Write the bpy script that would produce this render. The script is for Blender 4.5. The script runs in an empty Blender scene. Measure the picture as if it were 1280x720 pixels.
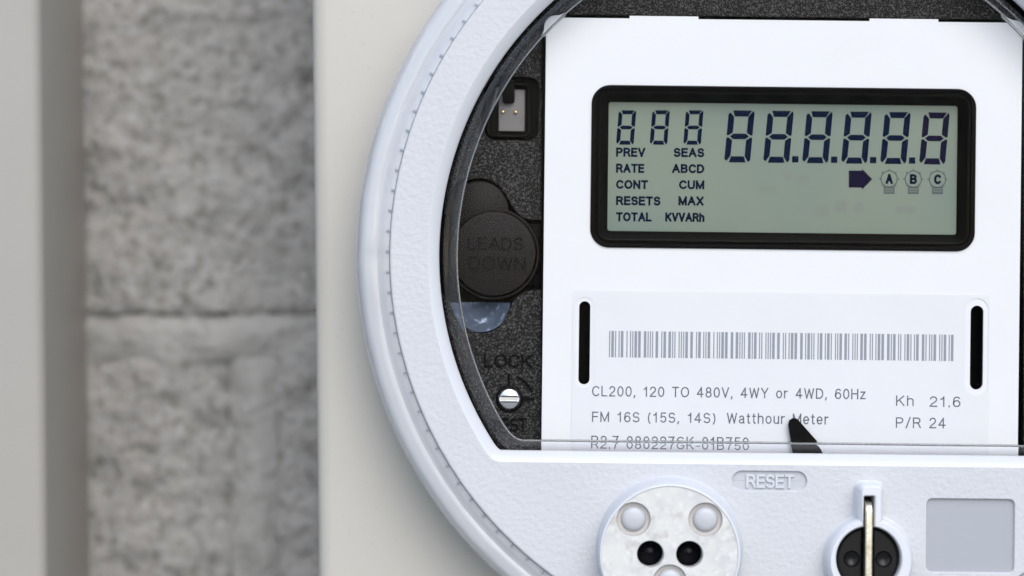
import bpy, bmesh, math, random
from mathutils import Vector, Matrix, noise
from mathutils.geometry import tessellate_polygon

R = math.radians
PI = math.pi
random.seed(7)
sc = bpy.context.scene
COL = sc.collection

# ------------------------------------------------------------------ camera
D = 0.569                    # camera to the front of the meter cover
CAMZ = 1.5
ROLL = R(-0.65)
cam_d = bpy.data.cameras.new('camera')
cam_d.lens = 100; cam_d.sensor_width = 36
cam_d.clip_start = 0.01; cam_d.clip_end = 1000
cam_d.dof.use_dof = True
cam_d.dof.focus_distance = D + 0.003
cam_d.dof.aperture_fstop = 8.5
cam = bpy.data.objects.new('camera', cam_d); COL.objects.link(cam)
cam.location = (0, -D, CAMZ)
cam.rotation_euler = (Matrix.Rotation(PI/2, 3, 'X') @ Matrix.Rotation(ROLL, 3, 'Z')).to_euler()
sc.camera = cam

# ------------------------------------------------------------------ sky + soft sun
SUN_EL, SUN_AZ = R(42), R(14)      # azimuth from the camera side (-Y) towards +X
w = bpy.data.worlds.new('World'); sc.world = w; w.use_nodes = True
nt = w.node_tree; nt.nodes.clear()
sky = nt.nodes.new('ShaderNodeTexSky'); sky.sky_type = 'NISHITA'; sky.sun_disc = False
sky.sun_elevation = SUN_EL; sky.sun_rotation = PI - SUN_AZ
sky.air_density = 1.0; sky.dust_density = 1.5; sky.ozone_density = 1.0
bg = nt.nodes.new('ShaderNodeBackground'); bg.inputs['Strength'].default_value = 0.15
out = nt.nodes.new('ShaderNodeOutputWorld')
nt.links.new(sky.outputs[0], bg.inputs[0]); nt.links.new(bg.outputs[0], out.inputs[0])
sun_d = bpy.data.lights.new('sun', 'SUN'); sun_d.energy = 1.2; sun_d.angle = R(60); sun_d.color = (1, .992, .98)
sun = bpy.data.objects.new('sun', sun_d); COL.objects.link(sun)
sv = Vector((math.sin(SUN_AZ)*math.cos(SUN_EL), -math.cos(SUN_AZ)*math.cos(SUN_EL), math.sin(SUN_EL)))
sun.rotation_euler = sv.to_track_quat('Z', 'Y').to_euler()
sun.location = sv*5 + Vector((0, 0, CAMZ))

sc.view_settings.view_transform = 'Standard'
sc.view_settings.look = 'None'
sc.view_settings.exposure = 0.64
sc.view_settings.gamma = 1
sc.view_settings.use_curve_mapping = False
sc.render.engine = 'CYCLES'
sc.cycles.use_denoising = True
sc.cycles.max_bounces = 12
sc.cycles.transmission_bounces = 10
sc.cycles.transparent_max_bounces = 12
sc.cycles.sample_clamp_indirect = 8

# ------------------------------------------------------------------ photo pixel -> place
MM = 0.001
def W(px, py, y):
    """world point on the plane y (metres behind the cover front) seen at a photo pixel"""
    s = 0.36/1280*(D+y)
    a, b = (px-640)*s, -(py-360)*s
    return Vector((a*math.cos(ROLL) - b*math.sin(ROLL), y, CAMZ + a*math.sin(ROLL) + b*math.cos(ROLL)))
METER_ROT = R(1.3)           # the meter is turned a little clockwise in its socket
ROOT = W(979, 320, 0)
MI = Matrix.Rotation(-METER_ROT, 3, 'Y')
def ML(px, py, y):
    """meter-local (x, z) of a photo pixel at depth y"""
    v = MI @ (W(px, py, y) - ROOT)
    return (v.x, v.z)
def L(p, y=0.0):
    """length of p photo pixels at depth y"""
    return p*0.36/1280*(D+y)

# ------------------------------------------------------------------ materials
def mat(name, col, rough=.5, spec=.5, bump=None, mottle=None, metal=0, trans=0, ior=1.5, coat=0):
    m = bpy.data.materials.new(name); m.use_nodes = True
    nt = m.node_tree; b = nt.nodes['Principled BSDF']
    b.inputs['Base Color'].default_value = (*col, 1)
    b.inputs['Roughness'].default_value = rough
    b.inputs['Specular IOR Level'].default_value = spec
    b.inputs['Metallic'].default_value = metal
    b.inputs['Transmission Weight'].default_value = trans
    b.inputs['IOR'].default_value = ior
    b.inputs['Coat Weight'].default_value = coat
    tc = nt.nodes.new('ShaderNodeTexCoord')
    def nz(scale, detail, dist=0):
        n = nt.nodes.new('ShaderNodeTexNoise'); n.inputs['Scale'].default_value = scale
        n.inputs['Detail'].default_value = detail; n.inputs['Distortion'].default_value = dist
        nt.links.new(tc.outputs['Object'], n.inputs['Vector']); return n
    if mottle:                 # list of (scale, detail, lo, hi, colour, amount)
        prev = None
        for sc_, det, lo, hi, c2, amt in mottle:
            n = nz(sc_, det)
            r = nt.nodes.new('ShaderNodeMapRange'); r.inputs[1].default_value = lo; r.inputs[2].default_value = hi
            r.inputs[4].default_value = amt
            nt.links.new(n.outputs['Fac'], r.inputs[0])
            mx = nt.nodes.new('ShaderNodeMix'); mx.data_type = 'RGBA'
            nt.links.new(r.outputs[0], mx.inputs[0])
            if prev: nt.links.new(prev, mx.inputs[6])
            else: mx.inputs[6].default_value = (*col, 1)
            mx.inputs[7].default_value = (*c2, 1)
            prev = mx.outputs[2]
        nt.links.new(prev, b.inputs['Base Color'])
    if bump:                   # list of (scale, detail, distance)
        prev = None
        for sc_, det, dist in bump:
            n = nz(sc_, det)
            bp = nt.nodes.new('ShaderNodeBump'); bp.inputs['Strength'].default_value = 1
            bp.inputs['Distance'].default_value = dist
            nt.links.new(n.outputs['Fac'], bp.inputs['Height'])
            if prev: nt.links.new(prev, bp.inputs['Normal'])
            prev = bp.outputs['Normal']
        nt.links.new(prev, b.inputs['Normal'])
    return m

M = {}
M['grey'] = mat('grey_textured_plastic', (.512, .522, .540), .5, .35, bump=[(900, 2, .00016), (2600, 1, .00003)],
                mottle=[(40, 4, .45, .75, (.47, .487, .515), .5)])
M['grey_smooth'] = mat('grey_smooth_plastic', (.52, .54, .575), .38, .5, bump=[(500, 2, .00001)])
M['recess'] = mat('grey_recess_plastic', (.34, .352, .385), .45, .4, bump=[(400, 2, .00001)])
M['white_boss'] = mat('white_boss_plastic', (.60, .62, .655), .3, .5, mottle=[(150, 3, .5, .8, (.55, .57, .60), .5)])
M['white'] = mat('white_nameplate', (.675, .682, .695), .42, .4, bump=[(300, 3, .000006)],
                 mottle=[(60, 5, .5, .8, (.65, .655, .667), .6)])
M['sticker'] = mat('white_sticker', (.642, .652, .674), .5, .3, mottle=[(80, 5, .5, .8, (.61, .62, .645), .6)])
M['print'] = mat('grey_print', (.10, .11, .135), .6, .2, mottle=[(1500, 3, .5, .7, (.2, .21, .24), .8)])
M['bars'] = mat('barcode_print', (.24, .26, .30), .6, .2)
M['black'] = mat('black_textured_plastic', (.008, .0075, .007), .36, .16, bump=[(2800, 2, .00034)],
                 mottle=[(2600, 2, .50, .66, (.085, .080, .078), .9)])
M['black_smooth'] = mat('black_smooth_plastic', (.004, .004, .0046), .24, .06, mottle=[(900, 3, .69, .75, (.06, .06, .06), .6)])
M['sky_sheen'] = mat('black_plastic_sky_sheen', (.13, .165, .225), .17, .5, metal=.45, bump=[(260, 2, .0009)])  # bluish half-metal colour paints the sky's reflection into the black scoop
M['knob'] = mat('black_knob_plastic', (.012, .0098, .009), .5, .15, bump=[(2200, 2, .00005)])
M['lcd'] = mat('lcd_glass', (.184, .219, .174), .25, .15, mottle=[(28, 3, .4, .62, (.150, .202, .178), .8), (1600, 2, .5, .8, (.17, .21, .18), .5)])
M['seg'] = mat('lcd_ink', (.002, .007, .024), .4, .03)
M['seg2'] = mat('lcd_ink_dark_violet', (.007, .006, .022), .4, .03)
M['seg_thin'] = mat('lcd_ink_outline', (.03, .045, .06), .3, .4)
M['steel'] = mat('screw_steel', (.62, .63, .65), .32, .5, metal=1, bump=[(700, 3, .00003)])
M['brass'] = mat('worn_brass', (.72, .68, .58), .3, .5, metal=1, bump=[(2500, 2, .00004)], mottle=[(900, 3, .5, .7, (.5, .42, .28), .7)])
M['gold'] = mat('gold_pin', (.85, .6, .25), .25, .5, metal=1)
M['nylon'] = mat('white_nylon', (.21, .20, .195), .5, .3, mottle=[(300, 4, .4, .7, (.16, .155, .15), .6)])
M['port'] = mat('stained_translucent_plastic', (.60, .60, .575), .32, .5, bump=[(600, 4, .00005)],
                mottle=[(260, 7, .45, .65, (.50, .505, .51), .8), (600, 6, .52, .66, (.66, .66, .645), .7), (380, 7, .56, .68, (.40, .385, .37), .6)])
M['tooth'] = mat('rim_tooth_plastic', (.25, .265, .30), .4, .4)
M['crease'] = mat('milky_edge_highlight', (.75, .78, .76), .12, .5, trans=.8, ior=1.45)
M['plaque'] = mat('reset_plaque_plastic', (.45, .465, .495), .45, .4)
M['groove'] = mat('brownish_groove_plastic', (.47, .45, .432), .4, .4)  # brownish tone for the ring round each rivet
M['ghost'] = mat('lcd_unlit_ink', (.170, .198, .168), .25, .15)
M['surround'] = mat('window_surround_plastic', (.56, .575, .60), .3, .5, bump=[(300, 3, .00002)])
M['bezel'] = mat('display_bezel_plastic', (.002, .002, .0026), .14, .04, mottle=[(900, 3, .71, .75, (.06, .06, .06), .5)])
M['rivet'] = mat('rivet_plastic', (.45, .465, .49), .35, .5)
M['dial_letter'] = mat('dial_letter_plastic', (.007, .006, .0055), .4, .1)
M['black_edge'] = mat('black_polished_edge', (.008, .008, .009), .22, .5)
M['knob_gloss'] = mat('reset_knob_plastic', (.006, .006, .0065), .3, .28)
M['port_rim'] = mat('port_rim_plastic', (.56, .58, .615), .3, .5)
M['hole'] = mat('dark_lens', (.003, .003, .005), .2, .12)
M['beige'] = mat('beige_enamel_steel', (.46, .438, .392), .38, .4, bump=[(260, 3, .00002), (35, 2, .0004)],
                 mottle=[(14, 5, .45, .75, (.42, .398, .352), .55), (900, 3, .66, .74, (.34, .33, .31), .35)])
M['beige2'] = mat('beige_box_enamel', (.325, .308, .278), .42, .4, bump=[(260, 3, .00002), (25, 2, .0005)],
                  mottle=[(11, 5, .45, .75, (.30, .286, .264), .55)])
M['block'] = mat('painted_concrete_block', (.37, .36, .342), .85, .2, bump=[(420, 4, .0013), (1300, 3, .0003)],
                 mottle=[(75, 5, .45, .70, (.25, .247, .235), .45), (300, 3, .50, .64, (.44, .44, .44), .6), (340, 3, .52, .64, (.17, .165, .145), .65)])  # dark spots put pit shade as well as pit dirt into the colour
M['mortar'] = mat('painted_mortar', (.40, .392, .375), .85, .2, bump=[(380, 6, .0012)],
                  mottle=[(80, 7, .46, .66, (.25, .247, .23), .6), (230, 5, .59, .68, (.22, .218, .20), .5)])
M['ground'] = mat('pale_bounce_ground', (.34, .33, .31), .9, .2, bump=[(25, 6, .01)], mottle=[(3, 6, .4, .7, (.28, .27, .255), .7)])
M['rim'] = mat('milky_clear_polycarbonate', (.87, .885, .91), .05, .6, trans=.55, ior=1.45, bump=[(60, 2, .0008)])
M['clear'] = mat('clear_polycarbonate', (.965, .975, 1.0), .04, .5, trans=1, ior=1.42, bump=[(28, 2, .0006)])
# thin flat pane: what passes through goes straight on, the rest is mirrored
m = bpy.data.materials.new('thin_clear_pane'); m.use_nodes = True; nt = m.node_tree; nt.nodes.clear()
o_ = nt.nodes.new('ShaderNodeOutputMaterial'); mx = nt.nodes.new('ShaderNodeMixShader')
fr = nt.nodes.new('ShaderNodeFresnel'); fr.inputs[0].default_value = 1.10
tr = nt.nodes.new('ShaderNodeBsdfTransparent'); gl = nt.nodes.new('ShaderNodeBsdfGlossy'); gl.inputs['Roughness'].default_value = .03
nt.links.new(fr.outputs[0], mx.inputs[0]); nt.links.new(tr.outputs[0], mx.inputs[1]); nt.links.new(gl.outputs[0], mx.inputs[2])
nt.links.new(mx.outputs[0], o_.inputs[0]); M['pane'] = m

# ------------------------------------------------------------------ mesh helpers
def finish(name, bm, m, parent=None, sharp=35, recalc=True):
    if recalc: bmesh.ops.recalc_face_normals(bm, faces=bm.faces[:])
    me = bpy.data.meshes.new(name); bm.to_mesh(me); bm.free()
    for p in me.polygons: p.use_smooth = True
    me.set_sharp_from_angle(angle=R(sharp))
    me.materials.append(M[m])
    o = bpy.data.objects.new(name, me); COL.objects.link(o)
    if parent: o.parent = parent
    return o
def tag(o, label=None, cat=None, group=None, kind=None):
    if label: o['label'] = label
    if cat: o['category'] = cat
    if group: o['group'] = group
    if kind: o['kind'] = kind
    return o
def circle(cx, cz, r, n=64, a0=0):
    return [(cx+r*math.cos(a0+2*PI*i/n), cz+r*math.sin(a0+2*PI*i/n)) for i in range(n)]
def rrect(x0, z0, x1, z1, r, seg=6):
    pts = []
    for cx, cz, a in ((x1-r, z0+r, -90), (x1-r, z1-r, 0), (x0+r, z1-r, 90), (x0+r, z0+r, 180)):
        for i in range(seg+1):
            t = R(a + 90*i/seg); pts.append((cx+r*math.cos(t), cz+r*math.sin(t)))
    return pts
def stadium(x0, z0, x1, z1, seg=12):
    r = min(x1-x0, z1-z0)/2*.9995
    return rrect(x0, z0, x1, z1, r, seg)
def offset(o, d):
    n = len(o); res = []
    for i in range(n):
        p, q, s = Vector(o[i-1]), Vector(o[i]), Vector(o[(i+1) % n])
        e1, e2 = (q-p), (s-q)
        if e1.length < 1e-9: e1 = e2
        if e2.length < 1e-9: e2 = e1
        e1.normalize(); e2.normalize()
        n1, n2 = Vector((-e1.y, e1.x)), Vector((-e2.y, e2.x))
        mvec = (n1+n2)/max(.25, 1+n1.dot(n2))
        v = q+mvec*d; res.append((v.x, v.y))
    return res
def sweep(bm, o, prof, cap0=False, cap1=False):
    """rings of the outline o, each moved inwards by d and put at depth y"""
    rings = []
    for d, y in prof:
        rings.append([bm.verts.new((x, y, z)) for x, z in (offset(o, d) if abs(d) > 1e-9 else o)])
    n = len(o)
    for a, b in zip(rings, rings[1:]):
        for i in range(n):
            bm.faces.new((a[i], a[(i+1) % n], b[(i+1) % n], b[i]))
    if cap0: bm.faces.new(rings[0])
    if cap1: bm.faces.new(rings[-1])
    return rings
def holeface(bm, outer, holes, y):
    loops = [[Vector((x, z, 0)) for x, z in outer]] + [[Vector((x, z, 0)) for x, z in h] for h in holes]
    flat = [v for l in loops for v in l]
    vs = [bm.verts.new((v.x, y, v.y)) for v in flat]
    for t in tessellate_polygon(loops):
        try: bm.faces.new([vs[i] for i in t])
        except ValueError: pass
def slab(name, o, y0, y1, m, parent, bev=0, seg=3, sharp=35, back=True):
    """plate with front at y0, back at y1 and a rounded front edge"""
    bm = bmesh.new()
    prof = []
    if bev:
        for i in range(seg+1):
            t = PI/2*i/seg; prof.append((bev*(1-math.sin(t)), y0+bev*(1-math.cos(t))))
    else: prof.append((0, y0))
    prof.append((0, y1))
    sweep(bm, o, prof, True, back)
    return finish(name, bm, m, parent, sharp)
def box(bm, x0, x1, y0, y1, z0, z1):
    v = [bm.verts.new(p) for p in ((x0,y0,z0),(x1,y0,z0),(x1,y0,z1),(x0,y0,z1),(x0,y1,z0),(x1,y1,z0),(x1,y1,z1),(x0,y1,z1))]
    for f in ((0,1,2,3),(5,4,7,6),(4,0,3,7),(1,5,6,2),(3,2,6,7),(4,5,1,0)): bm.faces.new([v[i] for i in f])
def lathe(bm, cx, cz, prof, n=96, close=False):
    rings = [[bm.verts.new((cx+r*math.cos(2*PI*i/n), y, cz+r*math.sin(2*PI*i/n))) for i in range(n)] for r, y in prof]
    pairs = list(zip(rings, rings[1:])) + ([(rings[-1], rings[0])] if close else [])
    for a, b in pairs:
        for i in range(n): bm.faces.new((a[i], a[(i+1) % n], b[(i+1) % n], b[i]))
    return rings
def el(cx, cy, rx, ry, a0, a1, n=10):
    return [(cx+rx*math.cos(R(a0+(a1-a0)*i/n)), cy+ry*math.sin(R(a0+(a1-a0)*i/n))) for i in range(n+1)]
STEM = [(0, 0), (0, 1)]
GLYPH = {   # advance width, strokes (centre lines, cap height 1)
 'A': (.66, [[(0, 0), (.33, 1), (.66, 0)], [(.125, .34), (.535, .34)]]),
 'B': (.56, [STEM, [(0, 1), (.32, 1)]+el(.32, .765, .2, .235, 90, -90)+[(0, .53)], [(.3, .53)]+el(.32, .265, .24, .265, 90, -90)+[(0, 0)]]),
 'C': (.62, [el(.34, .5, .34, .5, 42, 318, 20)]),
 'D': (.60, [STEM, [(0, 1), (.24, 1)]+el(.24, .5, .36, .5, 90, -90, 16)+[(0, 0)]]),
 'E': (.50, [STEM, [(0, 1), (.5, 1)], [(0, .53), (.46, .53)], [(0, 0), (.5, 0)]]),
 'F': (.48, [STEM, [(0, 1), (.48, 1)], [(0, .52), (.42, .52)]]),
 'G': (.66, [el(.34, .5, .34, .5, 48, 345, 20)+[(.66, .45), (.38, .45)]]),
 'H': (.58, [STEM, [(.58, 0), (.58, 1)], [(0, .53), (.58, .53)]]),
 'K': (.58, [STEM, [(.56, 1), (.02, .40)], [(.2, .60), (.58, 0)]]),
 'L': (.46, [[(0, 1), (0, 0), (.46, 0)]]),
 'M': (.70, [[(0, 0), (0, 1), (.35, .05), (.70, 1), (.70, 0)]]),
 'N': (.58, [[(0, 0), (0, 1), (.58, 0), (.58, 1)]]),
 'O': (.70, [el(.35, .5, .35, .5, 90, 450, 28)]),
 'P': (.54, [STEM, [(0, 1), (.30, 1)]+el(.30, .735, .24, .265, 90, -90)+[(0, .47)]]),
 'R': (.58, [STEM, [(0, 1), (.32, 1)]+el(.32, .745, .23, .255, 90, -90)+[(0, .49)], [(.30, .48), (.42, .40), (.58, 0)]]),
 'S': (.54, [el(.27, .74, .25, .26, 25, 250, 12)+el(.27, .265, .27, .265, 80, -150, 14)]),
 'T': (.56, [[(0, 1), (.56, 1)], [(.28, 1), (.28, 0)]]),
 'U': (.58, [[(0, 1), (0, .3)]+el(.29, .3, .29, .3, 180, 360, 14)+[(.58, .3), (.58, 1)]]),
 'V': (.60, [[(0, 1), (.30, 0), (.60, 1)]]),
 'W': (.86, [[(0, 1), (.2, 0), (.43, .95), (.66, 0), (.86, 1)]]),
 'X': (.58, [[(0, 0), (.58, 1)], [(0, 1), (.58, 0)]]),
 'Y': (.60, [[(0, 1), (.30, .44), (.60, 1)], [(.30, .46), (.30, 0)]]),
 '0': (.50, [el(.25, .5, .25, .5, 90, 450, 24)]),
 '1': (.34, [[(.02, .76), (.14, .80), (.24, 1), (.24, 0)]]),
 '2': (.50, [el(.25, .73, .235, .27, 170, -20, 12)+[(.40, .50), (.10, .20), (.0, 0), (.5, 0)]]),
 '4': (.54, [[(.38, 0), (.38, 1), (0, .28), (.54, .28)]]),
 '5': (.50, [[(.46, 1), (.1, 1), (.05, .50), (.12, .56)]+el(.26, .32, .24, .32, 95, -150, 14)]),
 '6': (.50, [el(.27, .66, .25, .34, 40, 150, 8)+[(.02, .5)]+el(.26, .31, .24, .31, 180, 540, 20)]),
 '7': (.48, [[(0, 1), (.48, 1), (.28, .55), (.18, 0)]]),
 '8': (.50, [el(.25, .76, .21, .24, 90, 450, 18), el(.25, .265, .25, .265, 90, 450, 20)]),
 'a': (.44, [el(.21, .52, .19, .22, 160, 20, 8)+[(.40, .5), (.40, .12), (.44, 0)], [(.40, .42), (.2, .38)]+el(.18, .19, .18, .19, 95, 330, 12)+[(.40, .16)]]),
 'e': (.46, [[(.02, .37), (.46, .37)]+el(.23, .37, .23, .37, 0, 315, 20)]),
 'h': (.44, [STEM, [(0, .5)]+el(.22, .52, .22, .22, 160, 0, 10)+[(.44, 0)]]),
 'o': (.48, [el(.24, .37, .24, .37, 90, 450, 20)]),
 'r': (.26, [[(0, 0), (0, .74)], [(0, .5), (.08, .68), (.26, .73)]]),
 't': (.24, [[(.10, .95), (.10, .12), (.16, 0), (.24, .02)], [(0, .72), (.24, .72)]]),
 'u': (.42, [[(0, .74), (0, .22)]+el(.2, .2, .2, .2, 180, 340, 10)+[(.42, .24)], [(.42, .74), (.42, 0)]]),
 'z': (.42, [[(.02, .72), (.40, .72), (.0, .02), (.42, .02)]]),
 ',': (.08, [[(.05, .06), (.0, -.16)]]), '.': (.04, [[(.02, -.04), (.02, .06)]]), '-': (.30, [[(0, .38), (.30, .38)]]),
 '/': (.32, [[(0, -.05), (.32, 1.05)]]), '(': (.2, [el(.32, .42, .3, .68, 125, 235, 8)]), ')': (.2, [el(-.12, .42, .3, .68, 55, -55, 8)]),
 ' ': (.28, []),
}
def text(name, body, px0, px1, top, base, y, m, parent, depth=.00003, wt=.12, gap=.22):
    """stroke lettering fitted between two photo columns and from cap top to baseline, lying on the plane y"""
    pen = 0; strokes = []
    for k, c in enumerate(body):
        aw, st = GLYPH[c]
        strokes += [[(pen+x, z) for x, z in s] for s in st]
        pen += aw + (gap if k < len(body)-1 else 0)
    parts = []
    for s in strokes:
        cur = [s[0]]
        for i in range(1, len(s)):
            cur.append(s[i])
            if i < len(s)-1:
                d1, d2 = Vector(s[i])-Vector(s[i-1]), Vector(s[i+1])-Vector(s[i])
                if d1.length > 1e-6 and d2.length > 1e-6 and d1.normalized().dot(d2.normalized()) < .2:
                    parts.append(cur); cur = [s[i]]
        parts.append(cur)
    strokes = parts
    H = L(base-top, y); t = wt*H
    X, Z = ML(px0, base, y); sx = (L(px1-px0, y)-t)/pen; sz = H-t
    bm = bmesh.new()
    for k, s in enumerate(strokes):
        pts = [Vector((X+t/2+x*sx, Z+t/2+z*sz)) for x, z in s]
        cl = [pts[0]]
        for p in pts[1:]:
            if (p-cl[-1]).length > 1e-7: cl.append(p)
        pts = cl; n = len(pts); closed = n > 3 and (pts[0]-pts[-1]).length < 1e-6
        if closed: pts = pts[:-1]; n -= 1
        le, ri = [], []
        for i in range(n):
            d1 = (pts[i]-pts[i-1]) if (i or closed) else (pts[1]-pts[0])
            d2 = (pts[(i+1) % n]-pts[i]) if (i < n-1 or closed) else d1
            d1 = d1.normalized(); d2 = d2.normalized()
            n1, n2 = Vector((-d1.y, d1.x)), Vector((-d2.y, d2.x))
            mv = (n1+n2)/max(.45, 1+n1.dot(n2))*t/2
            ext = Vector((0, 0))
            if not closed and i == 0: ext = -d1*t/2*.98
            if not closed and i == n-1: ext = d1*t/2*.98
            le.append(pts[i]+mv+ext); ri.append(pts[i]-mv+ext)
        yf = y-depth-k*depth*.01
        lf = [bm.verts.new((p.x, yf, p.y)) for p in le]; rf = [bm.verts.new((p.x, yf, p.y)) for p in ri]
        lb = [bm.verts.new((p.x, y-1e-6, p.y)) for p in le]; rb = [bm.verts.new((p.x, y-1e-6, p.y)) for p in ri]
        for i in range(n if closed else n-1):
            j = (i+1) % n
            bm.faces.new((lf[i], lf[j], rf[j], rf[i])); bm.faces.new((lf[i], lb[i], lb[j], lf[j])); bm.faces.new((rf[i], rf[j], rb[j], rb[i]))
        if not closed:
            bm.faces.new((lf[0], rf[0], rb[0], lb[0])); bm.faces.new((lf[-1], lb[-1], rb[-1], rf[-1]))
    return finish(name, bm, m, parent, 20)
def poly(bm, pts, y0, y1):
    a = [bm.verts.new((x, y0, z)) for x, z in pts]; b = [bm.verts.new((x, y1, z)) for x, z in pts]
    bm.faces.new(a); bm.faces.new(b[::-1]); n = len(pts)
    for i in range(n): bm.faces.new((a[i], b[i], b[(i+1) % n], a[(i+1) % n]))

# ================================================================== SETTING
Y_ENC, Y_BOX, Y_WALL = .0186, .045, .108
zj = W(318, 420, Y_WALL).z                   # centre of the bed joint
xj = W(318, 560, Y_WALL).x                   # centre of the head joint below it
ground_z = zj - 7*.2 - .005
bm = bmesh.new()
vs = [bm.verts.new((x, y, ground_z)) for x, y in ((-400, -400), (400, -400), (400, 400), (-400, 400))]
bm.faces.new(vs)
tag(finish('ground', bm, 'ground'), kind='structure')  # out-of-view sheet, added to bounce light up onto the meter

# ------------------------------------------------------------------ block wall
wall = bpy.data.objects.new('block_wall', None); COL.objects.link(wall)
wall.location = (xj, Y_WALL, ground_z)
tag(wall, 'grey painted concrete block wall running behind the two beige steel boxes', 'wall')
BW, BH, BD = .39, .19, .10
def rough_block(seed, step):
    bm = bmesh.new(); nx, nz_ = int(BW/step), int(BH/step)
    g = []
    for j in range(nz_+1):
        row = []
        for i in range(nx+1):
            x, z = -BW/2+BW*i/nx, BH*j/nz_
            e = min(x+BW/2, BW/2-x, z, BH-z)
            p = Vector((x*60+seed*17, z*60, seed*3.1))
            h = .0016*noise.fractal(p, .6, 2.1, 6)
            d = noise.voronoi(Vector((x*105+seed*9, z*105, seed)))[0][0]
            msk = noise.noise(Vector((x*45+seed*5, z*45, 7)))
            h -= .0042*max(0, 1-d/.45)**.7*max(0, msk+.3)
            h -= .0014*max(0, 1-z/.0025)**2 + .0016*max(0, 1-min(x+BW/2, BW/2-x)/.003)**2
            h += .0010*noise.noise(Vector((x*300, z*300, seed))) + .0005*noise.noise(Vector((x*420, z*420, seed)))
            row.append(bm.verts.new((x, -h, z)))
        g.append(row)
    for j in range(nz_):
        for i in range(nx): bm.faces.new((g[j][i], g[j][i+1], g[j+1][i+1], g[j+1][i]))
    rim = [g[0][i] for i in range(nx)] + [g[j][nx] for j in range(nz_)] + [g[nz_][i] for i in range(nx, 0, -1)] + [g[j][0] for j in range(nz_, 0, -1)]
    bk = [bm.verts.new((v.co.x, BD, v.co.z)) for v in rim]; n = len(rim)
    for i in range(n): bm.faces.new((rim[i], bk[i], bk[(i+1) % n], rim[(i+1) % n]))
    bm.faces.new(bk[::-1])
    return bm
near = [finish('block', rough_block(s, .0014), 'block', wall, 60) for s in (1, 2, 3)]
plain = finish('block', rough_block(5, .006), 'block', wall, 60)
near[0].location = (0, 0, 7*.2+.01)            # the block above the bed joint
near[1].location = (-.2, 0, 6*.2+.01)          # the two below it
near[2].location = (.2, 0, 6*.2+.01)
first = True
for c in range(11):
    for k in range(-2, 3):
        x = k*.4 + (0 if c % 2 else .2)
        if (c, round(x, 2)) in ((7, 0.0), (6, -.2), (6, .2)) or abs(x) > .85: continue
        o = plain if first else plain.copy()
        if not first: COL.objects.link(o)
        first = False
        o.location = (x, 0, c*.2+.01)
# mortar: one slab behind with a rounded, slightly proud bead along each joint
def bead(name, length, vertical, half=.0056):
    bm = bmesh.new(); n = max(2, int(length/.0015)); g = []
    for i in range(n+1):
        t = length*(i/n-.5); row = []
        for j in range(9):
            s = -1+2*j/8
            h = (.0022*(1-s*s) - .0013 if vertical else (.0012-.0008*s*s-(.0022*max(0, s-.55)/.45))) + .0016*noise.fractal(Vector((t*60, s*.4, 3 if vertical else 9)), .6, 2.1, 6)
            wv = s*(half+.0006*noise.noise(Vector((t*50, 5, 2))))
            row.append(bm.verts.new((wv, -h, t) if vertical else (t, -h, wv)))
        g.append(row)
    for a, b in zip(g, g[1:]):
        for j in range(8): bm.faces.new((a[j], a[j+1], b[j+1], b[j]))
    return finish(name, bm, 'mortar', wall, 60)
bm = bmesh.new(); box(bm, -.99, .99, .006, .094, 0, 11*.2+.004)
finish('mortar_core', bm, 'mortar', wall)
bed = bead('mortar_joint', 1.9, False)
head = bead('mortar_joint', .19, True)
ct = 0
for c in range(11):
    o = bed if c == 0 else bed.copy()
    if c: COL.objects.link(o)
    o.location = (0, 0, c*.2+.005)
    for k in range(-2, 3):
        x = k*.4 + (0 if c % 2 == 0 else .2)
        if abs(x) > .85: continue
        h = head if ct == 0 else head.copy()
        if ct: COL.objects.link(h)
        ct += 1; h.location = (x, 0, c*.2+.105)

# ------------------------------------------------------------------ meter enclosure and the box beside it
def steel_box(name, x0, x1, z0, z1, yf, m, label, lid):
    root = bpy.data.objects.new(name, None); COL.objects.link(root)
    root.location = ((x0+x1)/2, Y_WALL, z0)
    tag(root, label, 'electrical box')
    hw, h = (x1-x0)/2, z1-z0
    d = Y_WALL-.001-yf
    slab('body', rrect(-hw, 0, hw, h, .004, 4), -d-.001, -.0005, m, root, bev=.0028, seg=5)
    return root
ex0 = W(393.5, 360, Y_ENC).x
ecx = ROOT.x
enc = steel_box('meter_enclosure', ex0, ecx+.10, CAMZ-.17, CAMZ+.16, Y_ENC, 'beige',
                'wide beige enamelled steel enclosure that carries the round electric meter', True)
bm = bmesh.new(); box(bm, -.028, .028, -.0918, -.0899, .012, .020); finish('hasp', bm, 'beige', enc)
bx1 = W(54, 360, Y_BOX).x
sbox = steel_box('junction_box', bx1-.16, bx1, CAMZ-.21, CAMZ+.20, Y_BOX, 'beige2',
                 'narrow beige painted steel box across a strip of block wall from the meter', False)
bm = bmesh.new(); lathe(bm, -.07, .205, [(.0001, -.067), (.004, -.067), (.005, -.0655), (.005, -.063)], 24); finish('cover_screw', bm, 'steel', sbox)

# ================================================================== THE METER
meter = bpy.data.objects.new('electric_meter', None); COL.objects.link(meter)
meter.location = ROOT; meter.rotation_euler = (0, METER_ROT, 0)
tag(meter, 'round grey electric meter with clear rim and segment display on the beige enclosure', 'electric meter')

C0 = ML(983, 320, 0)
Y_NP, Y_BK, Y_SKIRT = .007, .0095, .0024
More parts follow.
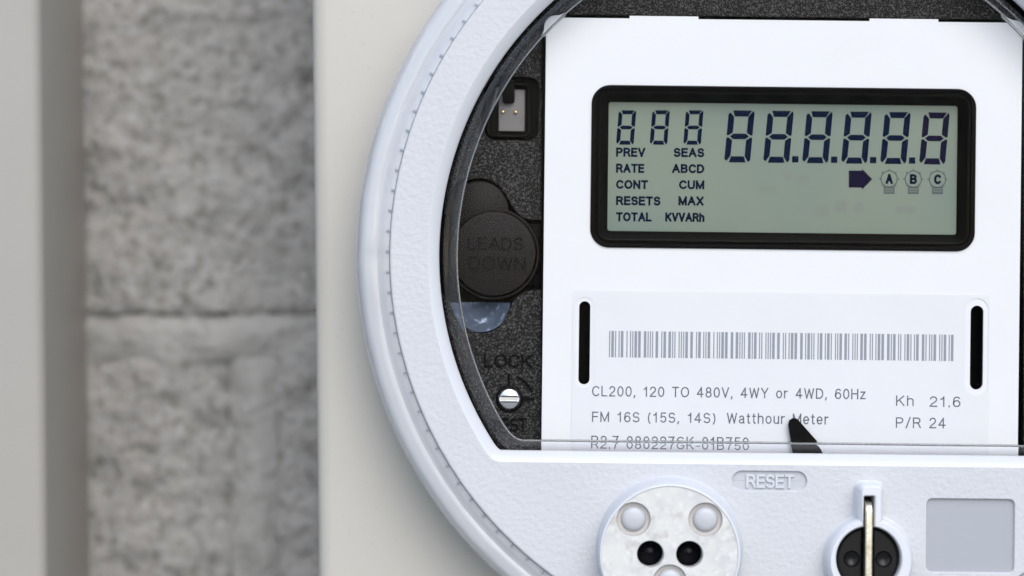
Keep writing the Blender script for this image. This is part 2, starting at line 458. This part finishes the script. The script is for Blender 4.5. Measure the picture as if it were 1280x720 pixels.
# ---- window outline (circle cut by a chord)
def dshape(cx, cz, r, zc, rc, n=150):
    a = math.asin((zc-cz)/r)
    arc = [(cx+r*math.cos(t), cz+r*math.sin(t)) for t in [a+(PI-2*a)*i/n for i in range(n+1)]]
    s, e = Vector(arc[0]), Vector(arc[-1])
    def cut(pts, c, d): return [p for p in pts if (Vector(p)-c).length > d]
    body = cut(cut(arc, s, rc), e, rc)
    cl, cr = e+Vector((rc, 0)), s-Vector((rc, 0))
    def bez(p, c, q, k=8): return [tuple((1-t)**2*Vector(p)+2*t*(1-t)*c+t*t*Vector(q)) for t in [i/k for i in range(k+1)]]
    return body + bez(body[-1], e, cl)[1:] + bez(cr, s, body[0])[:-1]
oc = ML(980, 321, Y_SKIRT)
zc_open = ML(979, 566.5, Y_SKIRT)[1]
OPEN = dshape(*oc, L(431, Y_SKIRT), zc_open, L(3.5))
# ---- grey cover
RC = L(496)
port_c0 = ML(837, 686, 0); port_r0 = L(90)
knob_c = ML(1084.5, 699, 0)
def keyhole(r, hw, top, n=72, rc=.0012):
    """circle with a tab standing on top of it (local, about 0,0)"""
    a = math.asin(hw/r); pts = []
    st = PI/2+a; en = PI/2-a+2*PI
    for i in range(n+1): t = st+(en-st)*i/n; pts.append((r*math.cos(t), r*math.sin(t)))
    for i in range(9): t = PI/2*i/8; pts.append((hw-rc+rc*math.cos(t), top-rc+rc*math.sin(t)))
    for i in range(9): t = PI/2+PI/2*i/8; pts.append((-hw+rc+rc*math.cos(t), top-rc+rc*math.sin(t)))
    return pts
def at(pts, c): return [(x+c[0], z+c[1]) for x, z in pts]
x0, z1 = ML(914.5, 587.5, 0); x1, z0 = ML(1009.5, 615.5, 0)
PLAQ = stadium(x0, z0+L(.6), x1, z1, 10)
x0, z1 = ML(1157.5, 622, 0); x1, z0 = ML(1268.5, 717.5, 0)
SQ = rrect(x0, z0, x1, z1, L(8), 6)
KEY = at(keyhole(L(55.5), L(16.5), L(97)), knob_c)
bm = bmesh.new()
FRONT = circle(*C0, RC-L(3), 220)
OP_F = offset(OPEN, -L(14))
holeface(bm, FRONT, [OP_F, circle(*port_c0, port_r0, 80), KEY, PLAQ, SQ], 0)
# rounded shoulder and side wall
sh = L(3)
sweep(bm, circle(*C0, RC, 220), [(sh, 0), (sh*.6, sh*.08), (sh*.29, sh*.29), (sh*.08, sh*.6), (0, sh), (0, .003), (-.0006, .0150)])
for h, dp in ((PLAQ, .0006), (SQ, .0007)):
    sweep(bm, h, [(0, 0), (.0001, .00005), (.00022, dp*.5), (.0003, dp)])
cover = finish('cover', bm, 'grey', meter)
# smooth bevel round the window
bm = bmesh.new()
sweep(bm, OPEN, [(-L(14), 0), (-L(13), .00006), (-L(1.6), .0019), (-L(.3), .0022), (0, Y_SKIRT), (0, .0034), (-L(1), .0034)])
finish('window_surround', bm, 'surround', meter, 50)
bm = bmesh.new(); sweep(bm, offset(PLAQ, .0003), [(0, .0006)], True); pq = finish('reset_plaque', bm, 'plaque', meter)
text('raised_lettering', 'RESET', 932.5, 992.5, 592.5, 609.5, .0006, 'grey_smooth', pq, depth=.00035, wt=.17)
bm = bmesh.new(); sweep(bm, offset(SQ, .0003), [(0, .0007)], True); finish('recessed_panel', bm, 'recess', meter)

# ---- meter base and clear rim
bm = bmesh.new()
lathe(bm, *C0, [(.0775, .0148), (.0850, .0148), (.0858, .0156), (.0858, .0184), (.0775, .0184)], 200, True)
finish('base_ring', bm, 'grey_smooth', meter)
RO = L(528, .013)
def arc_prof(a, b, ra, rb, n, t0, t1):
    return [(a+ra*math.cos(t), b-rb*math.sin(t)) for t in [R(t0+(t1-t0)*i/n) for i in range(n+1)]]
bm = bmesh.new()
ri = RC+.0001
wR = RO-ri
outer = [(ri, .0009), (ri+.10*wR, .0010), (ri+.22*wR, .0014), (ri+.30*wR, .0019), (ri+.36*wR, .0020), (ri+.44*wR, .0017), (ri+.54*wR, .0018)] \
        + arc_prof(RO-.40*wR, .0074, .40*wR, .0054, 12, 84, 3) + [(RO, .0090), (RO, .0138)]
inner = [(RO-.0014, .0138), (RO-.0014, .0090)] + arc_prof(RO-.40*wR, .0074, .40*wR-.0014, .0040, 10, 3, 84) + [(ri+.3*wR, .0037), (ri, .0030)]
lathe(bm, *C0, outer+inner, 220, True)
finish('clear_rim', bm, 'rim', meter, 40)
# small notched teeth along the shoulder
bm = bmesh.new()
n = 122
for i in range(n):
    a = 2*PI*i/n; ca, sa = math.cos(a), math.sin(a)
    def P(r, t, y): return bm.verts.new((C0[0]+r*ca-t*sa, y, C0[1]+r*sa+t*ca))
    r0, r1, hw = RC+.00005, RC+.0008, .0002
    v = [P(r0, -hw, .0006), P(r1, -hw, .00072), P(r1, hw, .00072), P(r0, hw, .0006), P(r0, -hw, .0026), P(r1, -hw, .0028), P(r1, hw, .0028), P(r0, hw, .0026)]
    for f in ((0,1,2,3),(5,4,7,6),(4,0,3,7),(1,5,6,2),(3,2,6,7),(4,5,1,0)): bm.faces.new([v[k] for k in f])
tag(finish('rim_teeth', bm, 'tooth', meter), kind='stuff')

# ---- black inside
bm = bmesh.new()
sweep(bm, offset(OPEN, -L(1)), [(0, .0036), (0, .0150)], False, True)
finish('black_housing', bm, 'black_smooth', meter)

yb = Y_BK
def line(pxs, y): return [ML(px, py, y) for px, py in pxs]
# face plates: top band, upper-left, lower-left, right strip
Rin = L(427, yb); cin = ML(980, 321, yb)
def chaikin(p, k=3):
    for _ in range(k):
        q = [p[0]]
        for a, b in zip(p, p[1:]): q += [(a[0]*.75+b[0]*.25, a[1]*.75+b[1]*.25), (a[0]*.25+b[0]*.75, a[1]*.25+b[1]*.75)]
        p = q+[p[-1]]
    return p
def arc_px(r, y0, y1, n, side=-1):
    """pixels on the inner circle, left (-1) or right (+1), rows y0..y1"""
    res = []
    for i in range(n+1):
        py = y0+(y1-y0)*i/n; dx = math.sqrt(max(1, r*r-(py-321)**2)); res.append((980+side*dx, py))
    return res
CONN = rrect(*ML(605, 175, yb), *ML(674, 96.5, yb), L(13, yb), 6)
# upper-left plate with the connector well and the scooped knob seat cut out
kc = ML(617, 317, yb); kr = L(57, yb)
up = arc_px(430, 10, 262, 40) + chaikin([(556, 268), (564, 240), (578, 227), (598, 222), (619, 227), (632, 243), (643, 264), (657, 275), (677, 275.5)]) + [(677.5, 18)]
UP = line(up, yb)
ch = offset(CONN, 0)
def plate(name, o, holes, y, t, m='black'):
    bm = bmesh.new(); b = L(1.6)
    holeface(bm, offset(o, b), [offset(h, -b*.6) for h in holes], y)
    sweep(bm, o, [(b, y), (b*.3, y+b*.3), (0, y+b), (0, y+t)])
    for h in holes: sweep(bm, h, [(-b*.6, y), (-b*.15, y+b*.2), (0, y+b), (0, y+t)])
    return finish(name, bm, m, meter, 30)
plate('upper_faceplate', UP, [CONN], yb, .004)
lo = arc_px(430, 366, 562, 30) + [(622, 574), (677.5, 574), (677.5, 362.5)] + chaikin([(672, 362.5), (659, 363), (643, 372), (636, 386), (630, 401), (619, 413), (602, 418), (585, 412), (573, 395), (566, 378)])
plate('lower_faceplate', line(lo, yb), [], yb, .004)
tp = [(677, -95), (677, 18.5), (1282, 25.5), (1282, -95)]
plate('top_faceplate', line(tp, yb), [], yb, .004)
rt = [(1279, 27), (1279, 574), (1330, 574)] + arc_px(425, 560, 27, 30, 1)
plate('right_faceplate', line(rt, yb), [], yb, .004)

# ---- connector in its well
cw = bpy.data.objects.new('connector', None); COL.objects.link(cw); cw.parent = meter
bm = bmesh.new(); i2 = rrect(*ML(609, 170.5, yb), *ML(663, 104, yb), L(9, yb), 6)
sweep(bm, i2, [(0, .0150), (0, .0100), (L(.6), .0098), (L(1.4), .0100), (L(1.6), .0150)]); finish('well_wall', bm, 'black_edge', cw)
slab('connector_block', rrect(*ML(623, 164, .0118), *ML(656.5, 112, .0118), L(1.5), 2), .0118, .0150, 'nylon', cw, .0002)
for px, py in ((628.8, 139.8), (644.7, 140.3)):
    bm = bmesh.new(); c = ML(px, py, .0113); lathe(bm, *c, [(.00001, .0110), (L(1.2), .01105), (L(2.1), .0114), (L(2.1), .0120)], 16); finish('pin', bm, 'gold', cw)
    bm = bmesh.new(); c = ML(px, py, .0117); sweep(bm, circle(*c, L(4), 4, PI/4), [(0, .01178), (L(1), .0117), (L(1.4), .01178)]); finish('pin_collar', bm, 'nylon', cw)
slab('latch', rrect(*ML(628, 129, .0102), *ML(643.5, 99, .0102), L(4), 5), .0102, .0118, 'black_smooth', cw, L(1.6))

# ---- LEADS DOWN dial
dl = bpy.data.objects.new('leads_dial', None); COL.objects.link(dl); dl.parent = meter
bm = bmesh.new(); c = ML(617, 317, .0085); r = L(54, .0085)
lathe(bm, *c, [(r+L(4), .0130), (r+L(4), .0105), (r+L(3), .0098), (r+L(.6), .0098), (r, .0104), (r-L(.4), .0092), (r-L(2), .0086), (r-L(4), .0085), (.00001, .0085)], 96)
dial = finish('dial', bm, 'knob', dl)
text('raised_lettering', 'LEADS', 585, 654, 296, 312, .0085, 'dial_letter', dial, depth=.00022, wt=.13)
text('raised_lettering', 'DOWN', 586, 657, 320.5, 337.5, .0085, 'dial_letter', dial, depth=.00022, wt=.13)
# rounded hump above the dial, glossy scoop below it
bm = bmesh.new(); hc = ML(600, 262, .0105)
lathe(bm, *hc, [(L(40), .0138), (L(39), .0115), (L(36), .0102), (L(30), .0097), (.00001, .0096)], 64); finish('hump', bm, 'knob', dl)
bm = bmesh.new(); scx, scz = ML(601, 378, .0097)
N, K = 40, 12; rows = []
for k in range(K+1):
    f = k/K; ps = []
    for i in range(N+1):
        t = PI+PI*i/N
        ps.append(bm.verts.new((scx+L(37)*f*math.cos(t), .0097+.0042*(1-f**1.25), scz+L(37)*f*math.sin(t)*1.02)))
    rows.append(ps)
for a, b in zip(rows, rows[1:]):
    for i in range(N):
        try: bm.faces.new((a[i], a[i+1], b[i+1], b[i]))
        except ValueError: pass
bmesh.ops.remove_doubles(bm, verts=bm.verts[:], dist=1e-7)
finish('scoop', bm, 'sky_sheen', dl)
# little rail on the right of the dial
slab('rail', rrect(*ML(661, 358, .0112), *ML(677, 279, .0112), L(1.5), 2), .0112, .0140, 'black_smooth', dl, L(1))

# ---- LOCK / TEST screw
ls = bpy.data.objects.new('lock_screw', None); COL.objects.link(ls); ls.parent = meter
sc_c = ML(636.6, 498.6, yb); rs = L(12.8, yb)
bm = bmesh.new()
lathe(bm, *sc_c, [(rs+L(5), yb+.0002), (rs+L(4), yb-.00016), (rs+L(2.6), yb-.0002), (rs+L(1.4), yb-.00005), (rs+L(1), yb+.0009)], 64)
finish('recess_ring', bm, 'black_smooth', ls)
for sgn in (-1, 1):                    # two halves of the screw head with the slot between them
    bm = bmesh.new(); pts = []
    h = L(2.1)
    a0 = math.asin(h/rs)
    for i in range(25): t = a0+(PI-2*a0)*i/24; pts.append((sc_c[0]+rs*math.cos(t), sc_c[1]+sgn*rs*math.sin(t)))
    if sgn < 0: pts = pts[::-1]
    sweep(bm, pts, [(L(2.2), yb-.0007), (L(.9), yb-.0006), (L(.15), yb-.0003), (0, yb+.0004)], True)
    finish('head_half', bm, 'steel', ls)
bm = bmesh.new(); lathe(bm, *sc_c, [(rs*.99, yb+.0003), (rs*.98, yb-.00005), (.00001, yb-.00005)], 40); finish('slot', bm, 'steel', ls)
bm = bmesh.new()
def bar_px(bm, xa, ya, xb, yb_, y0, y1):
    p, q = ML(xa, yb_, y1), ML(xb, ya, y1); poly(bm, [p, (q[0], p[1]), q, (p[0], q[1])], y0, y1)
bar_px(bm, 634.5, 467, 637.8, 481, yb-.0003, yb+.0001)
bar_px(bm, 653, 496.8, 668, 500, yb-.0003, yb+.0001)
a_in, a_out = L(28), L(31); prev = None
ring = []
for i in range(15):
    t = R(70-52*i/14); ring.append((sc_c[0]+a_out*math.cos(t), sc_c[1]+a_out*math.sin(t)))
for i in range(15):
    t = R(18+52*i/14); ring.append((sc_c[0]+a_in*math.cos(t), sc_c[1]+a_in*math.sin(t)))
poly(bm, ring, yb-.0003, yb+.0001)
finish('position_marks', bm, 'black_smooth', ls)
text('raised_lettering', 'LOCK', 605, 665, 442.5, 458.5, yb, 'black_smooth', ls, depth=.0004, wt=.13, gap=.2)
text('raised_lettering', 'TEST', 616, 658.5, 522, 538.5, yb, 'black_smooth', ls, depth=.0004, wt=.13, gap=.2)

# ---- nameplate with slots and display opening
px0, pz1 = ML(680.5, 25, Y_NP); px1, pz0 = ML(1274.5, 577, Y_NP)
px0 = ML(679.8, 300, Y_NP)[0]; px1 = ML(1275.2, 300, Y_NP)[0]
pz1 = ML(979, 25.2, Y_NP)[1]; pz0 = ML(979, 575, Y_NP)[1]
base = rrect(px0, pz0, px1, pz1, L(12), 8)
NPO = []
tabs = [(1173, 1087), (873, 787)]
top_start = 2*9 - 1
base_l = list(base)
out_l = base_l[:18]
for a, b in tabs:
    xa, xb = ML(a, 25, Y_NP)[0], ML(b, 25, Y_NP)[0]; th = L(3.3)
    out_l += [(xa, pz1), (xa, pz1+th), (xb, pz1+th), (xb, pz1)]
out_l += base_l[18:]
def slot_px(xl, yt, xr, yb_, y):
    p, q = ML((xl+xr)/2, yt, y), ML((xl+xr)/2, yb_, y); hw = L(xr-xl, y)/2; cx = (p[0]+q[0])/2
    return stadium(cx-hw, q[1], cx+hw, p[1], 10)
S1 = slot_px(723.5, 376.5, 737.5, 480.5, Y_NP); S2 = slot_px(1212.8, 382, 1229, 487, Y_NP)
lc = ML(979, 210.3, Y_NP); lw, lh = L(481, Y_NP)/2, L(203.5, Y_NP)/2
BEZ = rrect(lc[0]-lw, lc[1]-lh, lc[0]+lw, lc[1]+lh, L(24), 10)
bm = bmesh.new()
holeface(bm, out_l, [S1, S2, offset(BEZ, L(1))], Y_NP)
sweep(bm, out_l, [(0, Y_NP), (-.00004, Y_NP+.0003), (0, Y_NP+.0009)])
for h in (S1, S2): sweep(bm, h, [(0, Y_NP), (0, Y_NP+.0009)])
nameplate = finish('nameplate', bm, 'white', meter, 30)
# dark gasket behind the top edge of the plate
# sticker
sx0 = ML(715, 470, Y_NP)[0]; sx1 = ML(1236, 470, Y_NP)[0]; sz1 = ML(979, 366, Y_NP)[1]; sz0 = ML(979, 571.5, Y_NP)[1]
H2 = slot_px(1206, 373, 1235, 494, Y_NP); H1 = slot_px(719.5, 371.5, 741.5, 485, Y_NP)
ys = Y_NP-.00012
bm = bmesh.new()
so = rrect(sx0, sz0, sx1, sz1, L(2), 3)
holeface(bm, so, [H1, H2], ys); sweep(bm, so, [(0, ys), (0, Y_NP+.0001)])
for h in (H1, H2): sweep(bm, h, [(0, ys), (0, Y_NP+.0001)])
sticker = finish('sticker', bm, 'sticker', nameplate)
# barcode
bm = bmesh.new(); x, zt = ML(761.5, 413.5, ys); zb = ML(761.5, 446.5, ys)[1]; xe = ML(1192, 418, ys)[0]
rb = random.Random(3); seq = []
for ci in range(20):
    wides = set(rb.sample(range(5), 2)); wsp = rb.randrange(4)
    for k in range(5):
        seq.append((2.3 if k in wides else 1.0, True)); 
        if k < 4: seq.append((2.1 if k == wsp else 1.0, False))
    seq.append((2.7, False))
seq.pop(); unit = (xe-x)/sum(s for s, _ in seq)
for s, ink in seq:
    if ink: poly(bm, [(x, zb), (x+s*unit, zb), (x+s*unit, zt), (x, zt)], ys-.00003, ys-.000001)
    x += s*unit
finish('barcode', bm, 'bars', nameplate)
for body, a, b, t, bs in (('CL200, 120 TO 480V, 4WY or 4WD, 60Hz', 740, 1082, 482.3, 495.3),
                          ('FM 16S (15S, 14S)', 740, 894.5, 514.5, 527.3), ('Watthour Meter', 908.5, 1035.5, 516, 529.3),
                          ('R2.7 080227GK-01B750', 739, 936, 544.5, 557.5),
                          ('Kh', 1120, 1142, 494.3, 507.3), ('21.6', 1162, 1200.5, 495.3, 508.5),
                          ('P/R', 1119.7, 1151, 521.5, 534.8), ('24', 1161.6, 1182, 522, 535.3)):
    text('printed_lettering', body, a, b, t, bs, ys, 'print', nameplate, depth=.00003, wt=.115, gap=.30)

# ---- display
lcd = bpy.data.objects.new('display', None); COL.objects.link(lcd); lcd.parent = meter
YS = .0098
scx0 = ML(760, 210, YS)[0]; scx1 = ML(1196, 210, YS)[0]; scz1 = ML(979, 130, YS)[1]; scz0 = ML(979, 291, YS)[1]
SCR = rrect(scx0, scz0, scx1, scz1, L(3.5), 10)
bm = bmesh.new(); n_ = len(BEZ)
ringdefs = [(0, Y_NP+.0008), (0, Y_NP-.0001), (L(.8), Y_NP-.0004), (L(2), Y_NP-.0005), (L(6), Y_NP-.00045), (L(7.2), Y_NP-.0001), (L(8.4), Y_NP-.0001), (L(9.4), Y_NP-.0004), (L(11), Y_NP-.0003), (L(12.5), Y_NP+.0003)]
rings = sweep(bm, BEZ, ringdefs)
last = [bm.verts.new((x, YS-.0001, z)) for x, z in SCR]
for i in range(n_): bm.faces.new((rings[-1][i], rings[-1][(i+1) % n_], last[(i+1) % n_], last[i]))
finish('bezel', bm, 'bezel', lcd, 30)
bm = bmesh.new(); bm.faces.new([bm.verts.new((x, YS, z)) for x, z in offset(SCR, -.0006)])
sr = [(L(8.8), Y_NP-.0003), (L(9.4), Y_NP-.00055), (L(10.1), Y_NP-.0003)]
screen = finish('screen', bm, 'lcd', lcd)
bm = bmesh.new(); sweep(bm, BEZ, sr); finish('bezel_ridge', bm, 'black_edge', lcd, 60)
yi = YS-.00004
def segs(w, h, t, sl):
    """the seven pieces of a slanted digit, lower-left at 0,0"""
    g = t*.13; m_ = h/2; c = t*.62
    P = []
    P.append([(c+g*.6, h), (w-c*.55-g, h), (w-t*.9-g, h-t), (t+g*.6, h-t), (c*.5+g, h-c*.55+0)][:4])              # top
    P.append([(w-c*.35, h-g*.4), (w, h-c*.7), (w, m_+g+t*.12), (w-t*.3, m_+g+t*.02), (w-t, m_+t*.5+g), (w-t, h-t-g*.4)])   # upper right
    P.append([(w-t*.3, m_-g-t*.02), (w, m_-g-t*.12), (w, c*.7), (w-c*.5, g*.4), (w-t, t+g*.3), (w-t, m_-t*.5-g)])
    P.append([(c+g*1.2, 0), (w-c-g*.9, 0), (w-t-g*.7, t), (t+g*.4, t)])
    P.append([(0, c*.9), (c*.6, c*.35), (t-g*.2, t+g*.8), (t, m_-t*.5-g), (t*.3, m_-g-t*.02), (0, m_-g-t*.12)])
    P.append([(0, m_+g+t*.12), (t*.3, m_+g+t*.02), (t, m_+t*.5+g), (t, h-t-g), (c*.55, h-c*.55), (0, h-c*1.0)])
    P.append([(t*.45+g, m_), (t+g, m_-t*.46), (w-t-g, m_-t*.46), (w-t*.45-g, m_), (w-t-g, m_+t*.46), (t+g, m_+t*.46)])
    return [[(x+sl*z/h, z) for x, z in p] for p in P]
def digit(px, py_base, w, h, t, sl, m):
    bm = bmesh.new(); ox, oz = ML(px, py_base, yi)
    for p in segs(w, h, t, sl):
        poly(bm, [(ox+L(x, yi), oz+L(z, yi)) for x, z in p], yi, yi+.00003)
    return finish('digit', bm, m, lcd)
for i in range(3): digit(770+42*i, 180.7, 22, 43, 5, 3.0, 'seg')
for i in range(6): digit(905+48.75*i, 202.8+.5*i, 32.5, 65, 7.6, 5.4, 'seg2' if i == 5 else 'seg')
for i in range(4):
    bm = bmesh.new(); bar_px(bm, 990+48.7*i, 195.3+.5*i, 998+48.7*i, 203+.5*i, yi, yi+.00003); finish('decimal_point', bm, 'seg', lcd)
for body, a, b, t, bs in (('PREV', 770, 806.5, 184.4, 195.8), ('SEAS', 842, 880.3, 184.8, 196.2), ('RATE', 770, 805.3, 204.5, 215.8), ('ABCD', 840, 880.3, 204.9, 216.2),
                          ('CONT', 770, 810, 224.8, 236), ('CUM', 848.7, 880.3, 225.2, 236.4), ('RESETS', 770, 825.5, 245, 256.4), ('MAX', 848, 879.5, 245.3, 256.7),
                          ('TOTAL', 770, 814.5, 265.2, 276.5), ('KVVARh', 831.5, 880.5, 265.6, 276.9)):
    text('display_lettering', body, a, b, t, bs, yi+.00003, 'seg', lcd, depth=.00003, wt=.225, gap=.30)
for px, py, w_, h_ in ((1003, 223, 12, 10), (1028, 263, 14, 12), (1051, 258, 15, 14), (1074, 259, 12, 13), (985, 219, 10, 12), (1132, 262, 26, 9), (960, 236, 22, 8)):
    bm = bmesh.new(); bar_px(bm, px-w_/2, py-h_/2, px+w_/2, py+h_/2, yi+.00001, yi+.00003); finish('unlit_mark', bm, 'ghost', lcd)
bm = bmesh.new(); poly(bm, line([(1061, 234.3), (1077.5, 234.5), (1077.5, 237), (1090.3, 224), (1077.5, 211), (1077.5, 213.4), (1061, 213.2)], yi), yi, yi+.00003)
finish('arrow', bm, 'seg2', lcd)
for px, ch_ in ((1111.4, 'A'), (1141.6, 'B'), (1171.8, 'C')):
    py = 223.6+(px-1111)*.008
    bulb = bpy.data.objects.new('lamp_symbol', None); COL.objects.link(bulb)
    bm = bmesh.new(); c = ML(px, py, yi)
    sweep(bm, circle(*c, L(10.9), 48), [(0, yi), (L(1.15), yi)])
    for k in range(8):
        if k == 6: continue
        t = k*PI/4; ux, uz = math.cos(t), math.sin(t)
        if uz < -.5: ux *= .98
        a_, b_, hw = L(10.6), L(13.2), L(.55)
        q = [(c[0]+ux*r_-uz*s_*hw, c[1]+uz*r_+ux*s_*hw) for r_, s_ in ((a_, -1), (b_, -1), (b_, 1), (a_, 1))]
        poly(bm, q, yi, yi+.00003)
    for dy in (10.4, 12.4, 14.4, 16.4, 18): bar_px(bm, px-6.4, py+dy-.45, px+6.4, py+dy+.45, yi, yi+.00003)
    for sx in (-1, 1): bar_px(bm, px+sx*6.2-.5, py+9.2, px+sx*6.2+.5, py+18.4, yi-.000002, yi+.00003)
    bpy.data.objects.remove(bulb)
    lamp = finish('lamp_symbol', bm, 'seg_thin', lcd)
    text('display_lettering', ch_, px-4.4, px+4.6, py-6.2, py+6.2, yi+.00003, 'seg', lcd, depth=.00003, wt=.24)

# ---- reset arm behind the window
slab('reset_arm', line([(992.5, 571), (986, 531), (987, 526), (991, 523.3), (996, 524), (1020, 551), (1025.5, 560), (1029.5, 571)], .0056), .0056, .0064, 'black_smooth', meter, L(.8))

# ---- clear window with a raised middle
Y_PANE = .0012
pc = ML(979.5, 321, Y_PANE); zp = ML(979, 554, Y_PANE)[1]
PANE = dshape(*pc, L(409), zp, L(12))
bm = bmesh.new(); bm.faces.new([bm.verts.new((x, Y_PANE, z)) for x, z in offset(PANE, L(1.2))])
finish('window_pane', bm, 'pane', meter)
bm = bmesh.new(); T_ = .0018
wdt = L(18)
sweep(bm, PANE, [(L(1.2), Y_PANE), (L(.5), Y_PANE+.00004), (0, Y_PANE+.00015), (-L(5), Y_PANE+.0011), (-wdt, .0034), (-wdt, .0051), (-L(5), .0041), (0, .0035), (L(1.2), .0034), (L(1.2), Y_PANE)])
bmesh.ops.remove_doubles(bm, verts=bm.verts[:], dist=1e-7)
finish('window_bevel', bm, 'clear', meter, 50)

bm = bmesh.new(); rb0 = .00014
sweep(bm, PANE, [(rb0*math.cos(t), Y_PANE+.0001-rb0*math.sin(t)) for t in [PI*i/8 for i in range(9)]])  # milky bead added along the crease to draw its bright highlight line
finish('window_crease', bm, 'crease', meter, 80)

# ---- optical port
op = bpy.data.objects.new('optical_port', None); COL.objects.link(op); op.parent = meter
YF = -.0065
fc = ML(837.5, 693, YF); fr_ = L(87.5, YF)
def port_xy(px, py): return ML(px, py, YF)
bosses = [port_xy(792, 649), port_xy(882, 649.5), port_xy(837.5, 727), port_xy(792, 737), port_xy(883, 737)][:3]
holes = [port_xy(813, 693), port_xy(862, 693.3)]
rb_, rh_ = L(21.5, YF), L(16.3, YF)
bm = bmesh.new(); N = 96
def ringv(c, r, y, n=N): return [bm.verts.new((c[0]+r*math.cos(2*PI*i/n), y, c[1]+r*math.sin(2*PI*i/n))) for i in range(n)]
prof = [(port_c0, port_r0+L(4), .0006), (port_c0, port_r0+L(1.5), -.0003), (port_c0, port_r0-L(.5), -.0016), (fc, fr_+L(2.2), YF+.0012), (fc, fr_+L(1.4), YF+.0004), (fc, fr_, YF), (fc, fr_-L(2), YF-.00006), (fc, fr_-L(3), YF+.0002)]
rr = [ringv(*p) for p in prof]
for a, b in zip(rr, rr[1:]):
    for i in range(N): bm.faces.new((a[i], a[(i+1) % N], b[(i+1) % N], b[i]))
finish('collar', bm, 'port_rim', op)
bm = bmesh.new()
holeface(bm, circle(*fc, fr_-L(2.6), 96), [circle(*c, rb_, 40) for c in bosses]+[circle(*c, rh_+L(1.2), 40) for c in holes], YF+.00015)
for c in holes: sweep(bm, circle(*c, rh_, 40), [(-L(1.2), YF+.00015), (-L(.3), YF+.0004), (0, YF+.0008), (0, YF+.006)])
finish('port_face', bm, 'port', op)
for c in holes:
    bm = bmesh.new(); lathe(bm, *c, [(rh_*.99, YF+.0058), (rh_*.99, YF+.0042), (rh_*.7, YF+.0036), (.00001, YF+.0033)], 40); finish('port_lens', bm, 'hole', op)
for c in bosses:
    bm = bmesh.new()
    lathe(bm, *c, [(rb_*1.0, YF+.00015), (rb_*.97, YF+.0005), (rb_*.92, YF+.0010), (rb_*.74, YF+.0011), (rb_*.70, YF+.0007)], 48)
    finish('rivet_seat', bm, 'groove', op); bm = bmesh.new()
    lathe(bm, *c, [(rb_*.72, YF+.0011), (rb_*.70, YF+.0007), (rb_*.64, YF+.0004), (rb_*.54, YF+.00015), (rb_*.34, YF+.00002), (.00001, YF-.00005)], 48)
    finish('rivet', bm, 'rivet', op)

# ---- reset knob with its collar and brass lever
rk = bpy.data.objects.new('reset_knob', None); COL.objects.link(rk); rk.parent = meter
YK = -.0052
kf = ML(1086, 699, YK)
fK = L(1, YK)
KO = at(keyhole(fK*55, fK*16.5, fK*97, rc=.0014), knob_c)
kin = keyhole(fK*40.5, fK*6.5, fK*78.5, rc=.0003); KI = at(kin, kf)
bm = bmesh.new()
sweep(bm, KO, [(-L(4), .0003), (-L(1.2), -.0004), (0, -.0016), (L(.6), -.0034), (L(2.2), YK+.0006), (L(5), YK), ])
holeface(bm, offset(KO, L(5)), [offset(KI, -L(2))], YK)
sweep(bm, KI, [(-L(2), YK), (-L(.6), YK+.0002), (0, YK+.0006), (0, .004)])
finish('knob_collar', bm, 'white_boss', rk, 40)
bm = bmesh.new(); r = fK*39.8; yk = -.0034
rg = [bm.verts.new((kf[0]+0, 0, 0)) for _ in range(0)]
for sgn in (-1, 1):
    pts = []; h = fK*5.5; a0 = math.asin(h/r)
    for i in range(37): t = -PI/2+a0+(PI-2*a0)*i/36; pts.append((kf[0]+sgn*r*math.cos(t), kf[1]+r*math.sin(t)))
    if sgn < 0: pts = pts[::-1]
    dm = circle(kf[0]+sgn*fK*20, kf[1]-fK*1, fK*10.5, 28)
    holeface(bm, offset(pts, fK*4), [dm], yk)
    sweep(bm, pts, [(fK*4, yk), (fK*2.2, yk+.00012), (fK*.8, yk+.0005), (0, yk+.0014), (0, .003)])
    sweep(bm, dm, [(0, yk), (fK*.8, yk+.0003), (fK*3, yk+.0006), (fK*9, yk+.0009)], False, True)
finish('knob_body', bm, 'knob_gloss', rk, 50)
bm = bmesh.new(); box(bm, kf[0]-fK*6.4, kf[0]+fK*6.4, .0018, .0034, kf[1]-fK*45, kf[1]+fK*78); finish('slot_floor', bm, 'hole', rk)
# brass lever, rounded at its top end
bm = bmesh.new(); prof = []
lx0, lx1 = ML(1081.6, 690, -.006)[0], ML(1090.4, 690, -.006)[0]
ztop, zbot = ML(1086, 627.5, -.006)[1], ML(1086, 752, -.006)[1]
side = [(-.0062, zbot), (-.0062, ztop-.0022)]
for i in range(1, 9): t = PI/2*i/8; side.append((-.0062+.0022*(1-math.cos(t)), ztop-.0022+.0022*math.sin(t)))
side += [(.0012, ztop), (.0012, zbot)]
b_ = .00022
for x, ins in ((lx0, b_), (lx0+b_, 0), (lx1-b_, 0), (lx1, b_)):
    prof.append([bm.verts.new((x, y+(ins if y < -.004 else 0), z-(ins if z > ztop-.002 else 0))) for y, z in side])
for a, b in zip(prof, prof[1:]):
    for i in range(len(side)): bm.faces.new((a[i], a[(i+1) % len(side)], b[(i+1) % len(side)], b[i]))
bm.faces.new(prof[0]); bm.faces.new(prof[-1][::-1])
finish('lever', bm, 'brass', rk, 40)
